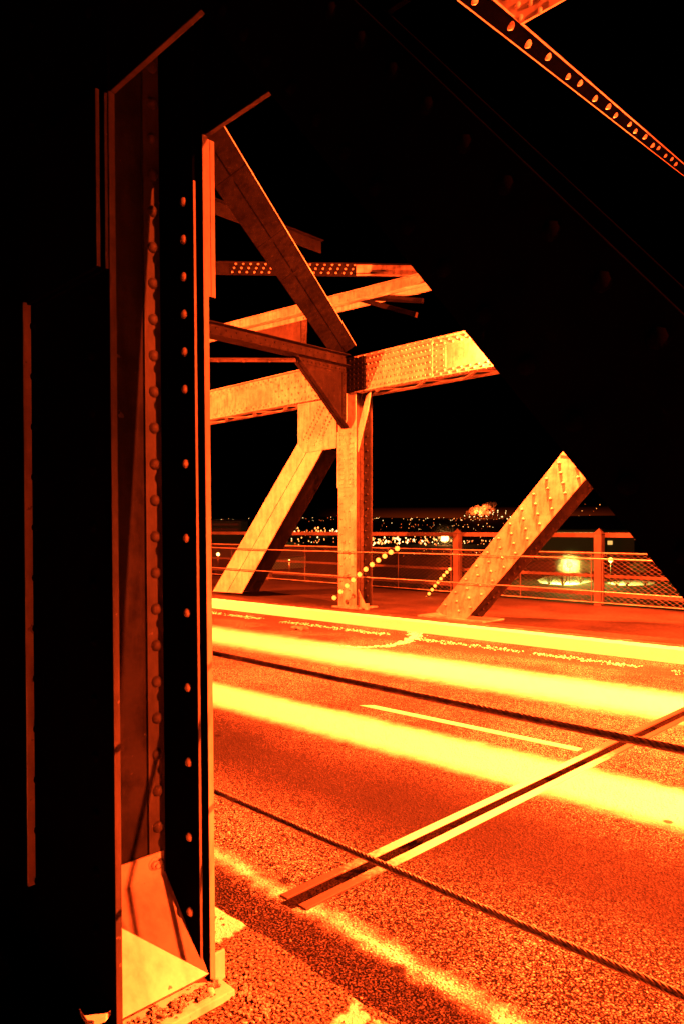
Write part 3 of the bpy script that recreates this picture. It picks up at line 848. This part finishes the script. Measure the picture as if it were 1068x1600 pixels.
# ------------------------------------------------------------------ wire ropes
def strand_rope(y, z, x0, x1, r, label):
    b = MB(); step = 0.012; pitch = 0.105; n_ = int((x1 - x0) / step)
    for s in range(6):
        path = []
        for i in range(n_ + 1):
            x = x0 + i * step; t = 2 * math.pi * (x / pitch + s / 6)
            path.append((x, y + r * 0.6 * math.cos(t), z - 0.006 * math.sin(math.pi * (x - x0) / (x1 - x0)) + r * 0.6 * math.sin(t)))
        b.tube(path, r * 0.42, 5, False)
    return tag(b.build('wire_rope', M_ROPE), label, 'rope', 'wire ropes strung along the roadway')
strand_rope(1.655, 1.270, -5.0, 1.6, 0.0108, 'upper of the two dark twisted wire ropes, strung across the roadway from the near column')
strand_rope(1.655, 0.728, -5.0, 1.6, 0.0108, 'lower of the two dark twisted wire ropes, crossing the expansion joint in the photo')
for z, lb in ((1.27, 'upper of the two taut pale wire ropes in front of the far lit truss'), (0.73, 'lower of the two taut pale wire ropes in front of the far lit truss')):
    b = MB(); b.tube([(-26 + 1.5 * i, 11.36, z - 0.01 * math.sin(i * 0.9)) for i in range(20)], 0.013, 6)
    o = tag(b.build('wire_rope', M_ROPE), lb, 'rope', 'wire ropes strung along the roadway')
    b = MB(); b.box(-11.375, -11.325, 11.34, 11.498, z - 0.03, z + 0.03, 0.004); b.build('clamp', M_STEEL, o)

# ------------------------------------------------------------------ far railing
FY = 16.0
rl_ = thing('railing', 'red lit walkway railing of square posts, rails and chain-link behind the far truss', 'railing', (-14, FY, 0))
POSTS = [-31.6 + 4.0 * i for i in range(10)]
for x in POSTS:
    b = MB(); b.box(x - 0.09, x + 0.09, FY - 0.09, FY + 0.09, 0, 1.68, 0.006)
    b.add([(x - 0.1, FY - 0.1, 1.66), (x + 0.1, FY - 0.1, 1.66), (x + 0.1, FY + 0.1, 1.66), (x - 0.1, FY + 0.1, 1.66), (x, FY, 1.79)], [(0, 1, 4), (1, 2, 4), (2, 3, 4), (3, 0, 4), (0, 3, 2, 1)])
    b.build('post', M_RAIL, rl_)
for z, h in ((1.63, 0.11), (0.68, 0.07), (0.25, 0.07)):
    b = MB(); b.box(POSTS[0], POSTS[-1], FY + 0.095, FY + 0.15, z - h / 2, z + h / 2, 0.004)
    b.build('rail', M_RAIL, rl_)
b = MB(); b.tube([(POSTS[0], FY - 0.11, 1.22), (POSTS[-1], FY - 0.11, 1.22)], 0.016, 6); b.tube([(POSTS[0], FY - 0.11, 0.08), (POSTS[-1], FY - 0.11, 0.08)], 0.012, 6)
b.build('mesh_rail', M_STEEL, rl_)
for i in range(len(POSTS) - 1):
    x0, x1 = POSTS[i] + 0.13, POSTS[i + 1] - 0.13
    b = MB(); p_ = 0.15; z0, z1 = 0.09, 1.21; H_ = z1 - z0; r_ = 0.0035; rise = 0.62
    k = x0 - H_ / rise
    def wire(a, c):
        a, c = Vector(a), Vector(c); t = (c - a).normalized(); u = t.cross(Vector((0, 1, 0))).normalized() * r_; w2 = Vector((0, r_, 0))
        b.add([a + u, a - u * .5 + w2, a - u * .5 - w2, c + u, c - u * .5 + w2, c - u * .5 - w2], [(0, 1, 4, 3), (1, 2, 5, 4), (2, 0, 3, 5)])
    while k < x1:
        for s in (1, -1):
            xa, xb = k, k + H_ / rise
            ta, tb = max(0, (x0 - xa) / (xb - xa)), min(1, (x1 - xa) / (xb - xa))
            if tb > ta:
                za, zb = (z0 + H_ * ta, z0 + H_ * tb) if s > 0 else (z1 - H_ * ta, z1 - H_ * tb)
                wire((xa + (xb - xa) * ta, FY - 0.11 + 0.004 * s, za), (xa + (xb - xa) * tb, FY - 0.11 + 0.004 * s, zb))
        k += p_
    for xx in (x0, (x0 + x1) / 2, x1): b.tube([(xx, FY - 0.11, 0.05), (xx, FY - 0.11, 1.22)], 0.011, 5)
    b.build('chain_link_panel', M_DULL, rl_)

# ------------------------------------------------------------------ lamps on the bridge
for x, y, z, watts, cone, ya, lb in LAMPS:
    t = thing('bridge_lamp', lb, 'lamp', (x, y, z), 'sodium lamps of the bridge')
    sg = 1 if ya > y else -1
    b = MB()
    b.tube([(x, ya, z + 0.55), (x, ya - sg * 0.15, z + 0.62), (x, y + sg * 0.25, z + 0.42), (x, y + sg * 0.05, z + 0.24)], 0.028, 8)
    b.build('arm', M_STEEL, t)
    b = MB(); b.lathe((x, y, z), (0, 0, 1), [(0.20, 0.02), (0.21, 0.06), (0.17, 0.16), (0.09, 0.24), (0.0, 0.26)], 16); b.build('hood', M_DARK, t)
    b = MB(); b.lathe((x, y, z), (0, 0, 1), [(0.0, -0.02), (0.09, 0.0), (0.17, 0.05), (0.17, 0.07)], 16); b.build('lens', M_LENS, t)
    ld = bpy.data.lights.new('lamp_light', 'SPOT' if cone else 'POINT'); ld.energy = watts; ld.color = SOD; ld.shadow_soft_size = 0.05
    if cone: ld.spot_size = math.radians(abs(cone)); ld.spot_blend = 0.25
    lo = bpy.data.objects.new('lamp_light', ld); COL.objects.link(lo); lo.location = (0, 0, -0.10); lo.parent = t
    if cone < 0: lo.rotation_euler = (math.radians(78), 0, 0)      # the added floodlight, aimed across the road

# trail of a moving blinking light, modelled as glowing beads on an added wire
def blink_trail(pts, r, label):
    t = thing('blink_trail', label, 'lights', pts[0], 'blinking light trails by the far truss')
    b = MB(); b.tube(pts, 0.004, 5); b.build('added_wire', M_DARK, t)
    for i, p in enumerate(pts):
        b = MB(); b.lathe(p, (0, 0, 1), [(0.0, -r), (r * .7, -r * .7), (r, 0), (r * .7, r * .7), (0.0, r)], 10); b.build('trail_bead', M_BEAD, t)
S1 = [onY(522 + i * 9.8, 934 - i * 7.7 - (6 * math.sin(i / 10 * math.pi) if i else 0), 11.25) for i in range(11)]
blink_trail(S1, 0.054, 'blinking light trail modelled as bright yellow beads, climbing in front of the lit post')
S2 = [onY(665 + i * 4.6, 934 - i * 5.6 - 2 * math.sin(i / 8 * math.pi), 15.0) for i in range(9)]
blink_trail(S2, 0.046, 'blinking light trail modelled as small orange beads beside the railing, right of the lit post')

# ------------------------------------------------------------------ valley, far bank, town
def tz(d):
    return -14 + (0 if d < 1300 else (d - 1300) * 0.048 if d < 2600 else 62.4)
b = MB()
rad = [1, 60, 200, 500, 900, 1300, 1600, 1900, 2200, 2500, 2600, 2800, 3200, 4000]
NA = 96; verts = []
for r in rad:
    for k in range(NA):
        th = 2 * math.pi * k / NA
        z = tz(r)
        if r >= 1600: z += 9 * noise.noise((math.cos(th) * 6, math.sin(th) * 6, r * 0.002)) + (2.0 * noise.noise((math.cos(th) * 40, math.sin(th) * 40, 1)) if r > 2400 else 0)
        verts.append((r * math.cos(th), r * math.sin(th), z))
b.add(verts, [(i * NA + k, i * NA + (k + 1) % NA, (i + 1) * NA + (k + 1) % NA, (i + 1) * NA + k) for i in range(len(rad) - 1) for k in range(NA)] + [list(range(NA))], True)
tag(b.build('ground', M_GROUND), kind='structure')

def lightpoint(b, p, r):
    b.add([p + Vector(q) * r for q in ((1, 0, 0), (-1, 0, 0), (0, 1, 0), (0, -1, 0), (0, 0, 1), (0, 0, -1))],
          [(0, 2, 4), (2, 1, 4), (1, 3, 4), (3, 0, 4), (2, 0, 5), (1, 2, 5), (3, 1, 5), (0, 3, 5)])
def at_ground(px, py, h=5.0):
    """lamp head h metres above the ground on this sight line"""
    bb = (HY - py) / FPX
    if bb < -0.0115:
        return W(px, py, (EYE.z + 14 - h) / -bb)
    lo, hi = 1300.0, 2600.0
    for _ in range(40):
        m_ = (lo + hi) / 2
        if tz(m_) + h - EYE.z - bb * m_ < 0: lo = m_
        else: hi = m_
    return W(px, py, lo)
bm1, bm2, bm3 = MB(), MB(), MB()
def spray(n_, x0, x1, y0, y1, s0, s1, wts=(5, 3, 2)):
    for _ in range(n_):
        px = random.uniform(x0, x1); py = random.triangular(y0, y1, (y0 + y1) / 2)
        p = at_ground(px, py); d = (p - EYE).dot(FWD)
        lightpoint(random.choices((bm1, bm2, bm3), wts)[0], p, random.uniform(s0, s1) * d / FPX)
spray(60, 580, 820, 808, 814, 0.35, 0.9, (3, 4, 4))
spray(44, 335, 530, 808, 816, 0.35, 0.8, (3, 3, 5))
spray(60, 580, 800, 814, 830, 0.35, 0.9, (3, 2, 5))
spray(90, 428, 530, 824, 837, 0.5, 2.2)
spray(130, 580, 720, 837, 852, 0.5, 2.5)
spray(50, 720, 830, 838, 852, 0.4, 1.5)
spray(30, 430, 530, 838, 852, 0.5, 1.6, (4, 2, 4))
spray(26, 335, 430, 832, 852, 0.5, 1.6, (4, 2, 4))
spray(40, 580, 840, 852, 870, 0.3, 1.0, (3, 1, 6))
spray(26, 860, 1000, 838, 862, 0.4, 1.1, (4, 2, 3))
spray(10, 860, 940, 785, 812, 0.4, 0.8, (3, 4, 2))
tag(bm1.build('town_lights', M_CITY, normals=False), 'mass of orange town lamps scattered over the dark far bank', 'lights', kind='stuff')
tag(bm2.build('town_lights', M_CITY2, normals=False), 'mass of pale town lamps scattered over the dark far bank', 'lights', kind='stuff')
tag(bm3.build('town_lights', M_CITYD, normals=False), 'mass of dim red town lamps scattered over the dark far bank', 'lights', kind='stuff')

# single lamps that stand out
def park_lamp(px, py, r, m, label, watts, col, glow=0, glare_of=''):
    p = W(px, py, 210) if py > 860 else at_ground(px, py, 7)
    t = thing('street_lamp', label, 'lamp', (p.x, p.y, tz(0) if py > 860 else -14), 'street lamps down in the valley')
    b = MB(); b.tube([(p.x, p.y, -14), (p.x, p.y, p.z)], 0.12, 6); b.build('pole', M_DARK, t)
    b = MB(); b.lathe(p, (0, 0, 1), [(0.0, -r), (r * .5, -r * .87), (r * .87, -r * .5), (r, 0), (r * .87, r * .5), (r * .5, r * .87), (0.0, r)], 14); b.build('globe', m, t)
    if watts:
        ld = bpy.data.lights.new('lamp_light', 'POINT'); ld.energy = watts; ld.color = col; ld.shadow_soft_size = r * 1.12
        lo = bpy.data.objects.new('lamp_light', ld); COL.objects.link(lo); lo.location = p - t.location + Vector((0, 0, -r - 0.6 if not glow else 0)); lo.parent = t
    if glow:  # added scattering ball standing in for the lens glare of the lamp
        b = MB(); bm = bmesh.new(); bmesh.ops.create_icosphere(bm, subdivisions=3, radius=glow)
        b.add([v.co.copy() for v in bm.verts], [[v.index for v in f.verts] for f in bm.faces], True); bm.free()
        mm = bpy.data.materials.new('lamp_glare'); mm.use_nodes = True; nn_ = mm.node_tree.nodes; ll_ = mm.node_tree.links; nn_.clear()
        out = nn_.new('ShaderNodeOutputMaterial'); pv = nn_.new('ShaderNodeVolumePrincipled')
        pv.inputs['Color'].default_value = (1, 1, 1, 1)
        tc_ = nn_.new('ShaderNodeTexCoord'); mp_ = nn_.new('ShaderNodeMapping'); mp_.inputs['Scale'].default_value = (1 / glow,) * 3
        gr = nn_.new('ShaderNodeTexGradient'); gr.gradient_type = 'SPHERICAL'
        ll_.new(tc_.outputs['Object'], mp_.inputs[0]); ll_.new(mp_.outputs[0], gr.inputs[0])
        pw = mth(nn_, ll_, 'MULTIPLY', mth(nn_, ll_, 'POWER', gr.outputs['Fac'], 5.0), 1.7 / glow)
        ll_.new(pw, pv.inputs['Density'])
        ll_.new(pv.outputs[0], out.inputs['Volume'])
        mo = tag(b.build('glare_mist', mm), 'added pale haze standing in for lens glare round the ' + glare_of, 'glare_mist', kind='stuff')
        mo.location = p
    return p
GRN = (0.9, 1.0, 0.16)
G1 = park_lamp(889, 883, 0.65, M_GREENLAMP, 'large brilliant yellow-green floodlight shining through the railing, right of the orange brace', 140000, GRN, 6.5, 'brilliant yellow-green floodlight')
G2 = park_lamp(953, 875, 0.7, M_GREENLAMP, 'small yellow-green lamp behind the railing, right of the large floodlight', 12000, GRN)
park_lamp(694, 841, 4.2, M_ORLAMP, 'big bright orange street lamp just left of the mid-picture railing post', 400000, (1, .3, .06), 22.0, 'big orange lamp beside the railing post')
park_lamp(341, 841, 4.0, M_GREENLAMP, 'bright greenish street lamp right at the edge of the near column', 400000, GRN, 20.0, 'greenish lamp beside the near column')
park_lamp(366, 849, 3.6, M_GREENLAMP, 'greenish street lamp half behind the pale leaning brace', 0, SOD)
park_lamp(341, 866, 0.5, M_ORLAMP, 'small orange lamp low behind the chain-link beside the near column', 9000, SOD)

# snow patches under the floodlights
b = MB()
def patch(px0, px1, py0, py1, z=-13.99):
    pts = []
    for k in range(24):
        t = 2 * math.pi * k / 24; rr = 1 + 0.18 * noise.noise((math.cos(t) * 2, math.sin(t) * 2, px0))
        pts.append(onZ((px0 + px1) / 2 + (px1 - px0) / 2 * rr * math.cos(t), (py0 + py1) / 2 - (py1 - py0) / 2 * rr * math.sin(t), z))
    b.add(pts, [list(range(24))])
patch(838, 925, 899, 914); patch(948, 1022, 907, 915)
patch(425, 470, 847, 852)
tag(b.build('snow', M_SNOW), kind='structure')

# shrubs and trees by the lamps
def bush(p, h, label, name='bare_shrub', cat='shrub', n_=16, grp=None):
    t = thing(name, label, cat, p, grp)
    b = MB()
    for k in range(n_):
        a = random.uniform(0, 2 * math.pi); sp = random.uniform(0.15, 0.75) * h
        q = Vector(p); path = [q.copy()]
        for s in range(4):
            q = q + Vector((math.cos(a) * sp / 4 + random.gauss(0, h * .05), math.sin(a) * sp / 4 + random.gauss(0, h * .05), h / 4 * random.uniform(0.6, 1.1)))
            path.append(q.copy())
            if s > 0:
                for _ in range(2):
                    e_ = q + Vector((random.gauss(0, h * .12), random.gauss(0, h * .12), random.uniform(0.05, .22) * h))
                    b.tube([q, e_], [h * 0.012, h * 0.005], 4, False)
        b.tube(path, [h * 0.03, h * .024, h * .02, h * .014, h * .008], 4, False)
    b.build('branches', M_BARK, t)
GS = 'bare shrubs along the lit snow'
for i, (px, py, h, lb) in enumerate(((857, 913, 2.4, 'dark bare shrub at the left end of the lit snow patch'), (878, 915, 2.8, 'dark bare shrub in the middle of the lit snow patch, under the floodlight'),
                         (906, 912, 2.6, 'dark bare shrub right of the floodlight at the edge of the snow'), (963, 916, 2.2, 'dark bare shrub at the left of the narrow snow strip'),
                         (978, 916, 2.0, 'dark bare shrub in the middle of the narrow snow strip'), (1008, 917, 2.3, 'dark bare shrub at the right end of the narrow snow strip'))):
    bush(onZ(px, py, -14), h, lb, grp=GS)
def tree(p, h, label):
    t = thing('bare_tree', label, 'tree', p, 'trees lit by the floodlights')
    b = MB(); b.tube([p, p + Vector((0.1, 0, h * .3)), p + Vector((0, 0.1, h * .5))], [h * .03, h * .022, h * .015], 6); b.build('trunk', M_BARK, t)
    b = MB()
    for k in range(60):
        a = random.uniform(0, 2 * math.pi); e_ = random.uniform(.1, 1.2)
        s_ = p + Vector((0, 0, h * random.uniform(.3, .5)))
        c_ = s_ + Vector((math.cos(a) * math.cos(e_), math.sin(a) * math.cos(e_), math.sin(e_))) * h * random.uniform(.25, .45)
        b.tube([s_, c_], [h * .012, h * .006], 4, False)
        for _ in range(6):
            b.tube([s_.lerp(c_, random.uniform(.5, 1)), c_ + Vector((random.gauss(0, .1), random.gauss(0, .1), random.gauss(.03, .09))) * h], [h * .005, h * .003], 3, False)
    b.build('crown', M_BARK, t)
tree(onZ(921, 908, -14), 8.5, 'bare tree lit green just right of the floodlight')
tree(onZ(997, 907, -14), 7.0, 'bare tree lit yellow right of the small green lamp')

# buildings
def building(name, label, px0, px1, py0, py1, d, rows, wm, depth=30, gap=0.3, cols=9):
    A, B = W(px0, py1, d), W(px1, py1, d)
    top = W(px0, py0, d).z
    t = thing(name, label, 'building', (A.x, A.y, -14))
    b = MB(); dvec = FWD * depth
    b.prism([Vector((A.x, A.y, -14)), Vector((B.x, B.y, -14)), Vector((B.x, B.y, top)), Vector((A.x, A.y, top))], dvec)
    b.build('wall', M_WALL, t)
    b = MB(); e_ = RGT * 1.0
    b.prism([Vector((A.x, A.y, top)) - e_ - FWD * 1.0, Vector((B.x, B.y, top)) + e_ - FWD * 1.0, Vector((B.x, B.y, top + .8)) + e_ - FWD * 1.0, Vector((A.x, A.y, top + .8)) - e_ - FWD * 1.0], dvec + FWD * 2)
    b.build('roof', M_ROOF, t)
    for (a0, a1, b0, b1) in rows:
        for k in range(cols):
            x0 = px0 + (px1 - px0) * (a0 + (a1 - a0) * (k + gap / 2) / cols); x1 = px0 + (px1 - px0) * (a0 + (a1 - a0) * (k + 1 - gap / 2) / cols)
            q = [W(x0, b1, d - 0.2), W(x1, b1, d - 0.2), W(x1, b0, d - 0.2), W(x0, b0, d - 0.2)]
            b = MB(); b.prism(q, FWD * 0.15); b.build('window', wm, t)
    return t
building('office_building', 'dim office block with two dark red window bands behind the near column edge', 300, 377, 814, 838, 420, [(0.1, 0.95, 818, 821), (0.1, 0.95, 826, 829)], M_WIND, cols=5, gap=.1)
building('long_building', 'long low building with lit windows under its eaves, right of the orange brace', 838, 940, 829, 862, 380, [(0.3, 0.95, 832, 835)], M_WIN, cols=8, gap=.2)
building('small_building', 'squat flat-roofed building with one lit window right of the railing post', 948, 990, 830, 866, 400, [(0.0, 0.2, 845, 851)], M_WIN, cols=1, gap=.1)
wl_ = thing('storage_shed', 'low pale shed lit orange, seen through the chain-link left of the lit post', 'shed', W(440, 888, 250))
b = MB(); A, B = W(426, 890, 262), W(476, 887, 290)
b.prism([A, B, B + Vector((0, 0, 4.5)), A + Vector((0, 0, 3.5))], FWD * 12); b.build('wall', M_WALL, wl_)
b = MB(); b.prism([A + Vector((0, 0, 3.5)), B + Vector((0, 0, 4.5)), B + Vector((0, 0, 5)), A + Vector((0, 0, 4))], FWD * 13 ); b.build('roof', M_ROOF, wl_)
park_lamp(452, 876, 0.3, M_ORLAMP, 'tiny orange lamp over the low shed behind the chain-link', 90000, SOD)

# refinery and its smoke on the skyline
rf = thing('refinery', 'distant refinery of lit towers on the skyline under the orange smoke', 'factory', W(760, 806, 2600))
for k in range(16):
    px = 725 + 6.5 * k + random.uniform(-2, 2); py = 801 + random.uniform(-6, 4)
    b = MB(); b.tube([W(px, 812, 2580), W(px, py, 2580)], random.uniform(1.5, 3.5), 6)
    tw = b.build('tower', M_ROOF, rf)
    for _ in range(3):
        b = MB(); lightpoint(b, W(px + random.uniform(-1, 1), random.uniform(py, 808), 2570), random.uniform(.4, 1.0) * 2.3); b.build('lamp', M_CITY2, tw, normals=False)
m, n, l, bs = mat('smoke', (0.7, 0.7, 0.7), 1.0, 0.0)
p = geo(n)
tr = n.new('ShaderNodeBsdfTransparent'); mx = n.new('ShaderNodeMixShader')
l.new(rmp(n, l, nz(n, l, 0.05, 5, 0.6, p).outputs[0], [(0.40, 0.0), (0.62, 0.85)]), mx.inputs[0])
l.new(tr.outputs[0], mx.inputs[1]); l.new(bs.outputs[0], mx.inputs[2])
l.new(mx.outputs[0], n['Material Output'].inputs['Surface'])
M_SMOKE = m
b = MB()
for px, py, r in ((732, 802, 5), (738, 799, 6), (745, 796, 6.5), (752, 799, 6), (757, 793, 6), (763, 790, 5.5), (768, 797, 5), (771, 788, 4), (749, 803, 5), (762, 801, 5)):
    c = W(px, py, 2640 + random.uniform(-10, 10)); rr = r * 2.3
    bm = bmesh.new(); bmesh.ops.create_icosphere(bm, subdivisions=3, radius=1)
    for v in bm.verts: v.co = c + v.co * rr * (1 + 0.45 * noise.noise(v.co * 2.2 + Vector((px, 0, 0))))
    bm.verts.index_update()
    b.add([v.co.copy() for v in bm.verts], [[v.index for v in f.verts] for f in bm.faces], True); bm.free()
tag(b.build('smoke_plume', M_SMOKE), 'orange lit smoke drifting up from the distant refinery', 'smoke')
ld = bpy.data.lights.new('flare_light', 'POINT'); ld.energy = 9.0e5; ld.color = (1, 0.10, 0.012); ld.shadow_soft_size = 4
lo = bpy.data.objects.new('flare_light', ld); COL.objects.link(lo); lo.location = W(750, 800, 2605) - Vector(rf.location); lo.parent = rf
